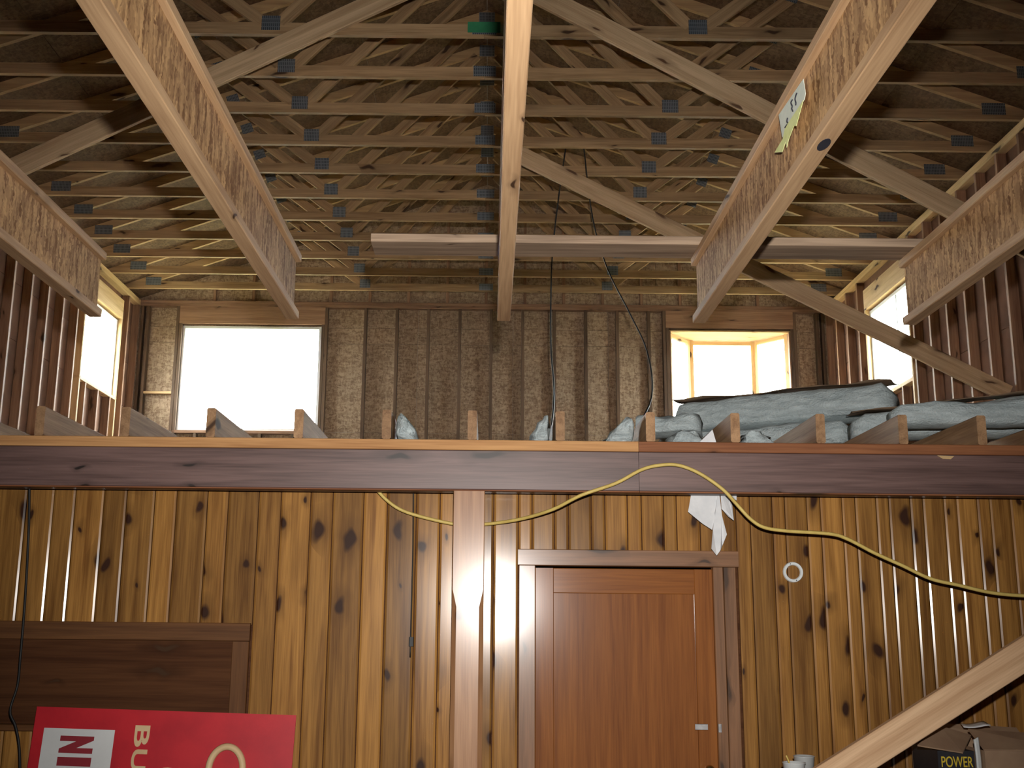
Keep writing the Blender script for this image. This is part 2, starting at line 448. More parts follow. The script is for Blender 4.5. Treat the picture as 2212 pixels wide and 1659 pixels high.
# far wall with its gable, studs and two window openings
far = empty('wall_far', (0, YF, 0), kind='structure')
for x0, x1, z0, z1 in rect_minus(XL - .1, XR + .1, 0, ZP, [WIN_1, WIN_2], 1.22, 2.6):
    box('sheathing_panel', (x0 + .0015, YF + .089, z0 + .0015), (x1 - .0015, YF + .101, z1 - .0015), 'wall_osb', far, .001)
gx = [XL - .1 + (XR - XL + .2) * i / 8 for i in range(9)]
if True:
    edges = sorted(set(gx + [XC]))
    for a, b_ in zip(edges, edges[1:]):
        poly_slab('gable_panel', [(a + .001, YF + .089, ZP), (b_ - .001, YF + .089, ZP), (b_ - .001, YF + .089, ztop(b_)), (a + .001, YF + .089, ztop(a))], .012, 'wall_osb', far, (0, 1, 0))
for x0, x1, z0, z1 in rect_minus(XL - .115, XR + .115, 0, ZP, [WIN_1, WIN_2], 99, 99):
    box('wall_light_stop', (x0, YF + .1015, z0), (x1, YF + .115, z1), 'drywall', far, 0)  # same added skin behind the far wall, blocks light at the joints
for a, b_ in ((XL - .115, XC), (XC, XR + .115)):
    poly_slab('wall_light_stop', [(a, YF + .1015, ZP), (b_, YF + .1015, ZP), (b_, YF + .1015, ztop(b_)), (a, YF + .1015, ztop(a))], .012, 'drywall', far, (0, 1, 0))  # gable part of the added skin that keeps daylight out
ym = YF + .0445
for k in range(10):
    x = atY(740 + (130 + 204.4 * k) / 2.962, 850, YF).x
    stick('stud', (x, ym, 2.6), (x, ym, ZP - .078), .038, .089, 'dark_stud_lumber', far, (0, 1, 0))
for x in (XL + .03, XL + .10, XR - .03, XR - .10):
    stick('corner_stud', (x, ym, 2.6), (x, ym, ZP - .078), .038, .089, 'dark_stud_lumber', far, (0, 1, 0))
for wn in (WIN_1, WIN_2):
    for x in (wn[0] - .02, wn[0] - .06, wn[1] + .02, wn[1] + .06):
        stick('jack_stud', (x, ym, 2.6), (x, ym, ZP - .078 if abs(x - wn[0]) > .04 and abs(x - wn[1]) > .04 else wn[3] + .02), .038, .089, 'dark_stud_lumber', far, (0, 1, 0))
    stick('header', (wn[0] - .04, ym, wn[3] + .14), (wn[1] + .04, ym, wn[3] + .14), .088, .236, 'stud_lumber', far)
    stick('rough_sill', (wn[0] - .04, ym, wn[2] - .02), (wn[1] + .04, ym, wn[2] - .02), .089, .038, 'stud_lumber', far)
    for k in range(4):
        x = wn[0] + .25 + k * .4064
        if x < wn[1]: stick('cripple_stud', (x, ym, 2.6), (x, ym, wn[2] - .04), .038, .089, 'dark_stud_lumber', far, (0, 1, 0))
for k in range(2):
    stick('top_plate', (XL, ym, ZP - .019 - .0385 * k), (XR, ym, ZP - .019 - .0385 * k), .089, .038, 'stud_lumber', far)
for k in range(17):                                        # short studs of the gable above the plate
    x = XC + (k - 8) * .5
    h = ztop(x) - .16
    if h > ZP + .15: stick('gable_stud', (x, ym + .02, ZP), (x, ym + .02, h), .038, .05, 'stud_lumber', far, (0, 1, 0))
bl = atY(300, 847, YF)
stick('blocking', (XL + .12, YF + .03, bl.z), (WIN_1[0] - .08, YF + .03, bl.z), .06, .03, 'bright_lumber', far)

# wall behind the camera
o = empty('wall_rear', (0, YR, 0), kind='structure')
for x0, x1, z0, z1 in rect_minus(XL - .1, XR + .1, 0, ZP, [], 1.22, 2.44):
    box('sheathing_panel', (x0, YR - .012, z0), (x1, YR, z1), 'wall_osb', o, 0)
poly_slab('gable_panel', [(XL - .1, YR, ZP), (XR + .1, YR, ZP), (XR + .1, YR, ztop(XR + .1)), (XC, YR, ztop(XC)), (XL - .1, YR, ztop(XL - .1))], .012, 'wall_osb', o, (0, -1, 0))

# roof deck
roof = empty('ceiling', (XC, 5, ZP), kind='structure')
slope = math.hypot(1, RS)
for sgn in (-1, 1):
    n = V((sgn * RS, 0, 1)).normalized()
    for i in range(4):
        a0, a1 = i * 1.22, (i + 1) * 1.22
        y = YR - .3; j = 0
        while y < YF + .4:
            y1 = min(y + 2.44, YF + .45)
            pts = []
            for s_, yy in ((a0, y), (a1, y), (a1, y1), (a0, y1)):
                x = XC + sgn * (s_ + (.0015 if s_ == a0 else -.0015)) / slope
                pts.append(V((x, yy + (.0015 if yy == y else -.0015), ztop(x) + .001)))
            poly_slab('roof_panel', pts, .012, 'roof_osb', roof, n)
            y = y1
for sgn in (-1, 1):
    n = V((sgn * RS, 0, 1)).normalized(); xe = XC + sgn * 4.64
    poly_slab('deck_light_stop', [V((XC, YR - .3, ztop(XC))) + n * .0145, V((xe, YR - .3, ztop(xe))) + n * .0145, V((xe, YF + .45, ztop(xe))) + n * .0145, V((XC, YF + .45, ztop(XC))) + n * .0145], .01, 'drywall', roof, n)  # unseen layer added above the deck, shuts out daylight through panel gaps
stick('ridge_cap', (XC, YR - .3, ztop(XC) + .03), (XC, YF + .45, ztop(XC) + .03), .2, .012, 'drywall', roof, c=0)
o = box('ceiling', (XL, YW + .03, 2.545), (XR, YF + .05, 2.557), 'drywall', None, 0); tag(o, kind='structure')

# ------------------------------------------------------------------ windows
def win_frame(root, axis, pos, a0, a1, z0, z1, wdt, dep, mat, mull=(), rails=()):
    """white sash around an opening; axis 0: far wall (runs in x), axis 1: side wall (runs in y)"""
    def st(name, p, q, t, h, m_, u):
        def cv(c_): return V((c_[0], pos, c_[1])) if axis == 0 else V((pos, c_[0], c_[1]))
        return stick(name, cv(p), cv(q), t, h, m_, root, u, .004)
    un = (1, 0, 0) if axis == 0 else (0, 1, 0)
    for a in (a0 + wdt / 2, a1 - wdt / 2): st('jamb', (a, z0), (a, z1), dep, wdt, mat, un)
    st('head', (a0 + wdt, z1 - wdt / 2), (a1 - wdt, z1 - wdt / 2), dep, wdt, mat, (0, 0, 1))
    st('sill', (a0 + wdt, z0 + wdt / 2), (a1 - wdt, z0 + wdt / 2), dep, wdt, mat, (0, 0, 1))
    for a in mull: st('mullion', (a, z0 + wdt), (a, z1 - wdt), dep * .7, wdt * .8, mat, un)
    for z in rails: st('rail', (a0 + wdt, z), (a1 - wdt, z), dep * .7, wdt * .7, mat, (0, 0, 1))
    bounds = [a0 + wdt] + list(mull) + [a1 - wdt]
    for a, b_ in zip(bounds, bounds[1:]):
        if axis == 0: box('pane', (a, pos - .003, z0 + wdt), (b_, pos + .003, z1 - wdt), 'window_glass', root, 0)
        else: box('pane', (pos - .003, a, z0 + wdt), (pos + .003, b_, z1 - wdt), 'window_glass', root, 0)
w1 = empty('window_1', ((WIN_1[0] + WIN_1[1]) / 2, YF + .09, WIN_1[2]), kind='structure')
win_frame(w1, 0, YF + .07, *WIN_1, .035, .06, 'white_vinyl')
w3 = empty('window_3', (XL - .06, 12.5, WIN_L[2]), kind='structure')
win_frame(w3, 1, XL - .075, *WIN_L, .035, .06, 'white_vinyl')
w4 = empty('window_4', (XR + .06, 11.6, WIN_R[2]), kind='structure')
win_frame(w4, 1, XR + .075, *WIN_R, .04, .06, 'white_vinyl', mull=(11.42,), rails=())

# bay window: seat, ceiling and three glazed sides projecting outwards
w2 = empty('window_2', ((WIN_2[0] + WIN_2[1]) / 2, YF + .1, WIN_2[2]), kind='structure')
x0, x1, z0, z1 = WIN_2
yb0, yb1 = YF + .10, YF + .52
bx0, bx1 = x0 + .34, x1 - .34
for nm, z in (('bay_ceiling', z1 - .01), ('bay_seat', z0 - .02)):
    poly_slab(nm, [(x0 - .03, yb0, z), (x1 + .03, yb0, z), (bx1 + .03, yb1 + .04, z), (bx0 - .03, yb1 + .04, z)], .03, 'bright_lumber', w2, (0, 0, 1))
for (ax, ay), (cx_, cy) in (((x0, yb0), (bx0, yb1)), ((bx0, yb1), (bx1, yb1)), ((bx1, yb1), (x1, yb0))):
    A, B = V((ax, ay, 0)), V((cx_, cy, 0)); d = (B - A).normalized(); nn = V((-d.y, d.x, 0))
    for q in (A + d * .03, B - d * .03):
        stick('mullion', q + V((0, 0, z0)), q + V((0, 0, z1 - .015)), .05, .055, 'bright_lumber', w2, d)
    for z in (z0 + .04, z1 - .045):
        stick('rail', A + d * .06 + V((0, 0, z)), B - d * .06 + V((0, 0, z)), .045, .05, 'bright_lumber', w2)
    poly_slab('pane', [A + d * .05 + V((0, 0, z0 + .06)), B - d * .05 + V((0, 0, z0 + .06)), B - d * .05 + V((0, 0, z1 - .07)), A + d * .05 + V((0, 0, z1 - .07))], .006, 'window_glass', w2, nn)
for x in (x0 + .012, x1 - .012):
    stick('trim_board', (x, YF + .05, z0), (x, YF + .05, z1), .09, .02, 'stud_lumber', w2, (1, 0, 0))
stick('trim_board', (x0, YF + .05, z1 - .012), (x1, YF + .05, z1 - .012), .09, .02, 'bright_lumber', w2)

# ------------------------------------------------------------------ pine-boarded partition, door, hatch
part = empty('wall_partition', (0, YW, 0), kind='structure')
ZT = 2.545
D0, D1, DZ = .226, 1.09, 1.985       # door opening
H0, H1, HZ0, HZ1 = -2.62, -1.16, 1.19, 1.69   # hatch in the boarding
for x0, x1, z0, z1 in rect_minus(XL, XR, 0, ZT, [(D0, D1, 0, DZ), (H0, H1, HZ0, HZ1)], 9, 9):
    box('backing', (x0, YW + .02, z0), (x1, YW + .028, z1), 'hatch_wood', part, 0)
gr = [37, 97, 144, 207, 257, 319, 367, 435, 481, 548, 597, 662, 711, 779, 831, 895, 947, 1017, 1065, 1119, 1149, 1198, 1229, 1279, 1309,
      1358, 1389, 1438, 1466, 1517, 1547, 1596, 1627, 1676, 1704, 1752, 1782, 1830, 1859, 1905, 1933, 1980, 2008, 2054, 2082, 2127, 2155, 2200]
gxs = [atY(p_, 1290, YW).x for p_ in gr]
k = 0
while gxs[0] > XL: gxs.insert(0, gxs[0] - (.114 if k % 2 else .146)); k += 1
k = 0
while gxs[-1] < XR: gxs.append(gxs[-1] + (.069 if k % 2 == 0 else .114)); k += 1
gxs[0], gxs[-1] = XL, XR
def board_prof(wd):
    h = wd / 2 - .0027
    return [(-.009, -h), (.0055, -h), (.009, -h + .009), (.009, h - .009), (.0055, h), (-.009, h)]
CASL, CASR, HEADT = .146, 1.203, 2.065
for x0, x1 in zip(gxs, gxs[1:]):
    xm, wd = (x0 + x1) / 2, x1 - x0
    spans = [(0.0, ZT)]
    if CASL + .02 < xm < CASR - .02: spans = [(HEADT - .03, ZT)]
    elif H0 < xm < H1 - .02: spans = [(0.0, HZ0), (HZ1, ZT)]
    for a, b_ in spans:
        stick('pine_board', (xm, YW + .009, a), (xm, YW + .009, b_), 0, 0, 'knotty_pine', part, (1, 0, 0), prof=board_prof(wd))

door = empty('door_1', ((D0 + D1) / 2, YW, 0), kind='structure')
tag(door, 'varnished brown panel door below the dark beam')
yd = YW + .012
stick('stile', (D0 + .045, yd, .01), (D0 + .045, yd, DZ - .01), .036, .09, 'door_birch', door, (1, 0, 0))
stick('stile', (D1 - .045, yd, .01), (D1 - .045, yd, DZ - .01), .036, .09, 'door_birch', door, (1, 0, 0))
for z, h in ((DZ - .01 - .06, .12), (.13, .22)):
    stick('door_rail', (D0 + .09, yd, z), (D1 - .09, yd, z), .036, h, 'door_birch', door)
o = box('door_panel', (D0 + .09, YW + .009, .24), (D1 - .09, YW + .021, DZ - .13), 'door_birch', door, 0)
for x in (.186, 1.115):
    stick('casing', (x, YW - .010, 0), (x, YW - .010, DZ), .022, .08 if x < 1 else .05, 'door_casing', door, (1, 0, 0))
stick('casing', (1.173, YW - .007, 0), (1.173, YW - .007, DZ), .016, .06, 'door_casing', door, (1, 0, 0))
stick('head_casing', (CASL - .005, YW - .016, (HEADT + DZ) / 2), (CASR + .012, YW - .016, (HEADT + DZ) / 2), .034, HEADT - DZ - .002, 'door_casing', door)
hz = 1.235
hp = box('hasp', (.985, YW - .012, hz - .012), (1.045, YW - .0062, hz + .016), 'steel', door)
box('hasp_staple', (1.09, YW - .030, hz - .02), (1.108, YW - .0215, hz + .018), 'steel', door)
bm = bmesh.new(); bmesh.ops.create_uvsphere(bm, u_segments=20, v_segments=12, radius=.026)
for v in bm.verts: v.co.y *= .8
me = bpy.data.meshes.new('mesh'); bm.to_mesh(me); bm.free()
kn = obj('door_knob', me, 'brass', door, Matrix.Translation((1.039, YW - .055, 1.045)), True)
stick('knob_neck', (1.039, YW - .006, 1.045), (1.039, YW - .045, 1.045), .02, .02, 'brass', kn, (0, 0, 1), .006)

hatch = empty('wall_hatch', ((H0 + H1) / 2, YW, HZ0), 'dark brown boarded-over hatch with trim, behind the red sign', 'hatch')
box('infill_panel', (H0, YW + .012, HZ0), (H1, YW + .018, HZ1), 'hatch_wood', hatch, 0)
stick('head_trim', (H0, YW - .006, HZ1 - .035), (H1 + .012, YW - .006, HZ1 - .035), .028, .085, 'hatch_trim', hatch)
stick('side_trim', (H1 - .03, YW - .004, HZ0 + .03), (H1 - .03, YW - .004, HZ1 - .08), .024, .08, 'hatch_trim', hatch, (1, 0, 0))
stick('side_trim', (H0 + .04, YW - .004, HZ0 + .03), (H0 + .04, YW - .004, HZ1 - .08), .024, .08, 'hatch_trim', hatch, (1, 0, 0))
stick('hatch_sill', (H0, YW - .012, HZ0 + .015), (H1 + .012, YW - .012, HZ0 + .015), .05, .03, 'hatch_trim', hatch)

# ------------------------------------------------------------------ beam, post, loft joists
xj = atY(1380, 1000, YB).x
beam = empty('support_beam', (0, YB + .04, 2.324), 'long dark-stained beam spanning the room above the pine boarding', 'beam')
for k in range(4):                                         # four plies side by side, butt joints staggered
    xs_ = xj + (0, .35, -.3, .2)[k]
    for a, b_ in ((XL, xs_ - .001), (xs_ + .001, XR)):
        stick('beam_board', (a, YB + .019 + .0388 * k, 2.4175), (b_, YB + .019 + .0388 * k, 2.4175), .038, .187, 'beam_stain', beam)
for a, b_ in ((XL, xj - .001), (xj + .001, XR)):
    stick('beam_lip', (a, YB + .014, 2.3205), (b_, YB + .014, 2.3205), .03, .006, 'plate_red', beam, c=.001)
o = stick('beam_cap', (XL, YB + .04, 2.536), (xj - .001, YB + .04, 2.536), .095, .049, 'plate_orange', beam); tag(o, 'raw orange-brown cap strip')
o = stick('beam_cap', (xj + .001, YB + .04, 2.536), (XR, YB + .04, 2.536), .095, .049, 'plate_red', beam); tag(o, 'reddish-brown cap strip')

post = empty('support_post', (-.0965, YB + .075, 0), 'square pine post with chamfered edges holding up the dark beam', 'post')
def post_mesh():
    s = .0735; ch = .021; rings = []
    def ring(z, c_): return [V((a, b_, z)) for a, b_ in ((-s + c_, -s), (s - c_, -s), (s, -s + c_), (s, s - c_), (s - c_, s), (-s + c_, s), (-s, s - c_), (-s, -s + c_))]
    rr = [ring(0, ch), ring(1.78, ch), ring(1.86, .003), ring(2.317, .003)]
    vs = [v for r_ in rr for v in r_]; fs = []
    for k in range(3):
        for i in range(8): fs.append((k * 8 + i, k * 8 + (i + 1) % 8, (k + 1) * 8 + (i + 1) % 8, (k + 1) * 8 + i))
    fs += [tuple(range(8))[::-1], tuple(range(24, 32))]
    R = Matrix(((0, 0, 1), (0, 1, 0), (-1, 0, 0)))          # grain runs along local x
    return me_from([R @ v for v in vs], fs)
mt = Matrix(((0, 0, -1), (0, 1, 0), (1, 0, 0))).to_4x4(); mt.translation = V((-.0965, YB + .075, 0))
obj('post_shaft', post_mesh(), 'post_pine', post, mt)

jx = [atY(x, 930, YB).x for x in (85, 270, 455, 645, 835, 1020, 1210, 1405, 1588, 1772, 1950, 2120)]
jlab = ['loft joist end at the far left above the beam', 'loft joist end left of the bright left window', 'loft joist end in front of the left window, at its left side',
        'loft joist end in front of the left window, at its right side', 'loft joist end with grey wool draped beside it, left of the post',
        'loft joist end standing almost straight above the pine post', 'loft joist end with a fuzzy tuft where the hanging wire meets it',
        'loft joist end below the left edge of the bay window', 'loft joist end in front of the bay window, first one before the white insulation',
        'loft joist end in front of the white insulation, second of four', 'loft joist end in front of the white insulation, third of four',
        'rightmost loft joist end in front of the white insulation']
jx += [jx[-1] + .4, jx[0] - .41]
jlab += ['loft joist beyond the right edge of the picture, under the insulation', 'loft joist beyond the left edge of the picture, behind the beam']
for x, lb in zip(jx, jlab):
    o = stick('loft_joist', (x, YB - .005, 2.561 + .071), (x, YF - .001, 2.561 + .071), .044, .142, 'joist_lumber', None, c=.006)
    tag(o, lb, 'joist', 'loft floor joists on the beam')

# ------------------------------------------------------------------ roof trusses
tr0 = [None]
def truss(n):
    y = 7.095 + .6096 * n + .019
    k = 10 - n
    lb = 'roof truss nearest the far window wall' if k == 0 else \
         'nearest roof truss, with the green tag on its bottom chord' if n == 0 else '%s roof truss counted from the far window wall' % ORD[k]
    root = empty('roof_truss', (XC, y, ZP), lb, 'truss', 'roof trusses')
    t, h, L = .038, .089, 'truss_lumber'
    U = (0, 0, 1)
    zb = ZP + h / 2
    for sgn, xe in ((-1, XL - .098), (1, XR + .098)):
        xk = XC + sgn * 4.353                                # where the two chords meet at the heel
        if ('bc', sgn) not in PC:
            p_ = [(XC + sgn * .001, ZP), (xe, ZP), (xe, min(ztop(xe), ZP + h)), (xk, ZP + h), (XC + sgn * .001, ZP + h)]
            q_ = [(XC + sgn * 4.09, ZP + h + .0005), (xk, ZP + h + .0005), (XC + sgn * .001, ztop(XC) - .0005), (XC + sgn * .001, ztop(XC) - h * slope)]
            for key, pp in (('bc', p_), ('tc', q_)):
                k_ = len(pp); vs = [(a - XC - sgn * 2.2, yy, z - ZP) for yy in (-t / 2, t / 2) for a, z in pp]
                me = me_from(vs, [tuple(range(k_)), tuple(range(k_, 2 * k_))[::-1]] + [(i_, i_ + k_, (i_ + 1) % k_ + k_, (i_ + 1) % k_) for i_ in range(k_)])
                me.materials.append(MATS[L if key == 'bc' else 'lit_chord_lumber']); PC[(key, sgn)] = me
        for key, nm in (('bc', 'bottom_chord'), ('tc', 'top_chord')):
            obj(nm, PC[(key, sgn)], None, root, Matrix.Translation((XC + sgn * 2.2, y, ZP)))
    for sgn in (-1, 1):
        xb = XC + sgn * 1.5; xm_ = XC + sgn * 2.35
        tz = lambda x: ztop(x) - h * slope - .005
        stick('web', (xb - sgn * .06, y, ZP + h + .004), (XC + sgn * .10, y, tz(XC + sgn * .10)), t, h, L, root)
        stick('web', (xb + sgn * .06, y, ZP + h + .004), (xm_, y, tz(xm_) - .01), t, h, L, root)
        yp = y - .0205
        def plate(x, z, w_, h_, rot=0):
            mt = Matrix.Translation((x, yp, z)) @ Matrix.Rotation(rot, 4, 'Y')
            k_ = ('pl', w_, h_)
            if k_ not in PC:
                vs = [(sx * w_ / 2, sy * .0014, sz * h_ / 2) for sx in (-1, 1) for sy in (-1, 1) for sz in (-1, 1)]
                PC[k_] = me_from(vs, [(0, 1, 3, 2), (4, 6, 7, 5), (0, 4, 5, 1), (2, 3, 7, 6), (0, 2, 6, 4), (1, 5, 7, 3)])
                PC[k_].materials.append(MATS['galvanized_plate'])
            return obj('nail_plate', PC[k_], None, root, mt)
        plate(xb, ZP + .085, .13, .11)
        plate(xm_, ztop(xm_) - .10, .11, .10, sgn * math.atan(RS))
        plate(XC + sgn * 4.12, ZP + .09, .19, .10)
    plate(XC, ZP + .055, .17, .085)
    plate(XC, ztop(XC) - .085, .15, .12)
for n in range(11): truss(n)
tg = box('green_tag', tuple(atY(1010, 70, 7.08) + V((0, -.002, 0))), tuple(atY(1081, 48, 7.08)), 'green_tape', None, 0)
tag(tg, 'green tag stuck on the nearest truss chord beside the middle I-joist', 'tag')

# diagonal braces nailed to the trusses
def brace(lab, y, a, b_, hh=.14):
    o = stick('diagonal_brace', a, b_, .036, hh, 'brace_lumber', None, (0, 0, 1), .004)
    return tag(o, lab, 'brace', 'diagonal braces under the trusses')
yb = 7.095 - .0245
def line_pts(x0, y0, x1, y1, Y, e0, e1):
    A, B = atY(x0, y0, Y), atY(x1, y1, Y); d = B - A
    return A - d * e0, B + d * e1
a, b_ = line_pts(800, 12, 40, 360, yb, .14, .42); brace('long pale diagonal brace running down to the left wall', yb, a, b_, .15)
a, b_ = line_pts(1190, 2, 2060, 452, yb, .12, .30); brace('long pale diagonal brace running behind both right-hand I-joists', yb, a, b_, .15)
yb2 = 7.095 + 3 * .6096 - .0245
a, b_ = line_pts(1130, 338, 2150, 838, yb2, .03, .027); brace('diagonal brace crossing in front of the right wall window', yb2, a, b_, .15)

# ------------------------------------------------------------------ I-joists
def ijoist(xc, lab):
    y0, y1, zb = -3.55, 4.80, 3.03
    root = empty('i_joist', (xc, y1, zb), lab, 'i-joist', 'floor i-joists overhead')
    stick('bottom_flange', (xc, y0, zb + .018), (xc, y1, zb + .018), .058, .036, 'flange_lumber', root)
    stick('top_flange', (xc, y0, zb + .284), (xc, y1, zb + .284), .058, .036, 'flange_lumber', root)
    stick('web', (xc, y0, zb + .151), (xc, y1 - .001, zb + .151), .011, .229, 'web_osb', root, c=0)
    return root
ijoist(-1.775, 'leftmost I-joist overhead, its end beside the left wall window')
ijoist(-.892, 'I-joist overhead ending above the bright left window')
ijoist(.055, 'middle I-joist overhead, seen from straight below')
kj = ijoist(.930, 'I-joist overhead with the yellow-white paper tag')
ijoist(1.872, 'rightmost I-joist overhead, its end by the right wall window')
r_ = ray(1780, 312); kc = V((0, 0, EYE)) + r_ * ((3.03 - EYE) / r_.z)
o = poly_slab('knot_hole', [V((.930 + .016 * math.cos(a), kc.y + .04 * math.sin(a), 3.0296)) for a in [math.pi * k / 8 for k in range(16)]], .0012, 'ink_black', kj, (0, 0, -1))
ld = stick('joist_ledger', (XL, YR + .03, 3.03 - .095), (XR, YR + .03, 3.03 - .095), .05, .19, 'joist_lumber')
tag(ld, 'lumber ledger behind the camera carrying the I-joists', 'ledger')
o = stick('loose_plank', (-.53, 4.705, 3.332 + .0195), (2.02, 4.705, 3.332 + .0195), .19, .038, 'weathered_plank')
tag(o, 'weathered plank lying across the tops of the I-joist ends', 'plank')

# torn paper tag hanging from the top flange of the right-hand joist
tagr = empty('paper_tag', tuple(atX(1712, 250, .90)), 'torn yellow-white paper tag with black handwriting on the right I-joist', 'tag')
X_ = .895
def tp(px, py, x=X_): return atX(px, py, x)
def tz_(zx, zy): return (1600 + zx / 8.296, 150 + zy / 8.296)
poly_slab('tag_sheet', [tp(*tz_(*q)) for q in ((680, 815), (1120, 170), (1160, 430), (1140, 540), (1000, 770), (830, 1000), (770, 1240), (740, 1200))], .0012, 'tag_paper', tagr, (1, 0, 0))
poly_slab('folded_edge', [tp(*tz_(*q), X_ - .003) for q in ((1130, 545), (1000, 1015), (960, 1010), (860, 1270), (830, 1400), (810, 1300), (750, 1480), (610, 1490), (760, 1240), (790, 1080), (850, 970))], .0012, 'tag_yellow', tagr, (-1, 0, 0))
for k, st_ in enumerate((((1005, 425), (985, 480), (975, 540), (990, 600), (985, 640)), ((925, 545), (900, 600), (925, 660), (915, 700), (935, 750)), ((840, 870), (830, 930), (845, 960)), ((830, 990), (795, 1040)))):
    tube('ink_stroke', [tp(*tz_(*q), X_ - .0015) for q in st_], .0022, 'ink_black', tagr, 6, 3)

# ------------------------------------------------------------------ insulation batts on the loft joists
def batt(name, lab, P0, P1, w_, h, z0, seed, kraft=True, lump=.03, taper=1.0):
    """soft batt from P0 to P1 (x,y on plan), width w_, height h, resting at z0"""
    P0, P1 = V((*P0, z0)), V((*P1, z0)); L = (P1 - P0).length; X = (P1 - P0).normalized(); Y = V((-X.y, X.x, 0))
    nu, prof = 26, []
    for k in range(16):
        a = 2 * math.pi * k / 16; c_, s_ = math.cos(a), math.sin(a)
        prof.append((math.copysign(abs(c_) ** .45, c_) * .5, (math.copysign(abs(s_) ** .45, s_) * .5 + .5)))
    vs, fs = [], []
    for i in range(nu + 1):
        u = i / nu; e = min(1, min(u, 1 - u) * nu * .45 + .72)
        sag = 1 - (1 - taper) * u
        for a, b__ in prof:
            p_ = P0 + X * (u * L) + Y * (a * w_ * e) + V((0, 0, b__ * h * e * sag))
            nz = noise.noise_vector(p_ * 4 + V((seed, 0, 0))) * lump + noise.noise_vector(p_ * 13 + V((0, seed, 0))) * lump * .4
            if b__ < .1: nz.z = abs(nz.z) * .3
            vs.append(p_ + nz)
    for i in range(nu):
        for k in range(16): fs.append((i * 16 + k, i * 16 + (k + 1) % 16, (i + 1) * 16 + (k + 1) % 16, (i + 1) * 16 + k))
    fs += [tuple(range(16))[::-1], tuple(range(nu * 16, nu * 16 + 16))]
    root = empty(name, tuple(P0), lab, 'insulation', 'insulation batts on the loft joists')
    c0 = (P0 + P1) / 2
    obj('wool', me_from([v - c0 for v in vs], fs), 'fiberglass', root, Matrix.Translation(c0), True)
    if kraft:
        f = lambda u, v_: .012 + .02 * noise.noise(V((u * 6, v_ * 3, seed)))
        q = w_ * .42
        t1 = h * taper
        grid_sheet('paper_facing', P0 + Y * -q + V((0, 0, h)), P1 + Y * -q + V((0, 0, t1)), P0 + Y * q + V((0, 0, h + .02)), P1 + Y * q + V((0, 0, t1 + .02)), 20, 5, 'kraft_paper', root, f, .003)
    return root
ZJ = 2.705
batt('insulation_batt', 'long white insulation batt slanting up below the bay window', (1.22, 7.0), (2.36, 6.34), .34, .19, ZJ + .19, 1.3, True, .025)
batt('insulation_batt', 'white insulation batt lying under the long slanting one', (1.10, 6.85), (2.1, 6.30), .40, .15, ZJ + .002, 7.7, False, .03)
batt('insulation_batt', 'brown-faced insulation batt running out of the right edge', (1.98, 6.02), (3.5, 5.80), .26, .12, ZJ + .005, 2.9, True, .02, 2.4)
batt('insulation_batt', 'lowest insulation batt on the right, close behind the beam', (2.05, 5.62), (3.4, 5.46), .20, .12, ZJ + .002, 4.1, False, .025)
batt('insulation_batt', 'small bunched insulation batt at the lower left of the bay window', (.84, 6.02), (1.15, 5.9), .28, .115, ZJ + .002, 9.2, False, .04)

def scrap(lab, x, y, w_, h, seed, z0=2.562, lean=0):
    bm = bmesh.new(); bmesh.ops.create_icosphere(bm, subdivisions=3, radius=1)
    for v in bm.verts:
        q = v.co.copy(); q = V([math.copysign(abs(c_) ** .7, c_) for c_ in q])
        nz = noise.noise_vector(q * 2.2 + V((seed, 0, 0))) * .4 + noise.noise_vector(q * 6 + V((0, seed, 0))) * .16
        zz = (q.z + 1) / 2
        v.co = V(((q.x + nz.x) * w_ * (1.25 - (.62 + .35 * abs(lean)) * zz) + lean * w_ * .85 * zz, (q.y + nz.y) * .12, zz * h + nz.z * .035))
    me = bpy.data.meshes.new('mesh'); bm.to_mesh(me); bm.free()
    o = obj('insulation_scrap', me, 'fiberglass', None, Matrix.Translation((x, y, z0)), True)
    return tag(o, lab, 'insulation', 'scraps of insulation between the joists')
scrap('grey-green tuft of insulation beside a joist left of the post', jx[4] + .10, 5.42, .052, .15, 1, lean=-1)
scrap('tuft of insulation leaning on the joist where the wire ends', jx[6] - .10, 5.44, .05, .15, 5, lean=1)
scrap('tuft of pale insulation left of the joist below the bay window', jx[7] - .14, 5.46, .07, .15, 9, lean=1)
scrap('wad of pale insulation between two joists below the bay window', (jx[7] + jx[8]) / 2 + .02, 5.6, .09, .11, 13)
scrap('wad of crumpled insulation between the first joists before the batts', (jx[8] + jx[9]) / 2 - .03, 5.62, .09, .11, 17)

# ------------------------------------------------------------------ cords, wires
def pxs(pts): return [atY(x, y, Y) for x, y, Y in pts]
o = tube('extension_cord', pxs([(800, 1040, 5.425), (835, 1080, 5.43), (880, 1107, 5.44), (970, 1130, 5.45), (1015, 1133, 5.46), (1062, 1131, 5.45), (1130, 1120, 5.38), (1195, 1100, 5.27), (1255, 1070, 5.20),
     (1330, 1044, 5.19), (1385, 1015, 5.19), (1425, 1005, 5.19), (1465, 1005, 5.19), (1510, 1022, 5.19), (1560, 1056, 5.19), (1592, 1090, 5.2), (1620, 1120, 5.2), (1650, 1139, 5.2),
     (1700, 1147, 5.2), (1790, 1153, 5.2), (1830, 1164, 5.2), (1890, 1195, 5.2), (1950, 1222, 5.2), (2010, 1250, 5.2), (2070, 1264, 5.2), (2140, 1280, 5.2), (2212, 1287, 5.2), (2330, 1290, 5.2)]), .0085, 'cord_yellow')
tag(o, 'yellow extension cord draped over the beam and across the boarding', 'cord')
yw = 9.0
zj = 2.70
o = tube('hanging_wire', [V((atY(1222, 330, yw).x, yw, ZP + .02)), atY(1205, 440, yw), atY(1192, 570, yw), atY(1190, 740, yw - .6), atY(1197, 850, yw - 2), V((jx[6], 6.2, 2.711))], .006, 'cord_black')
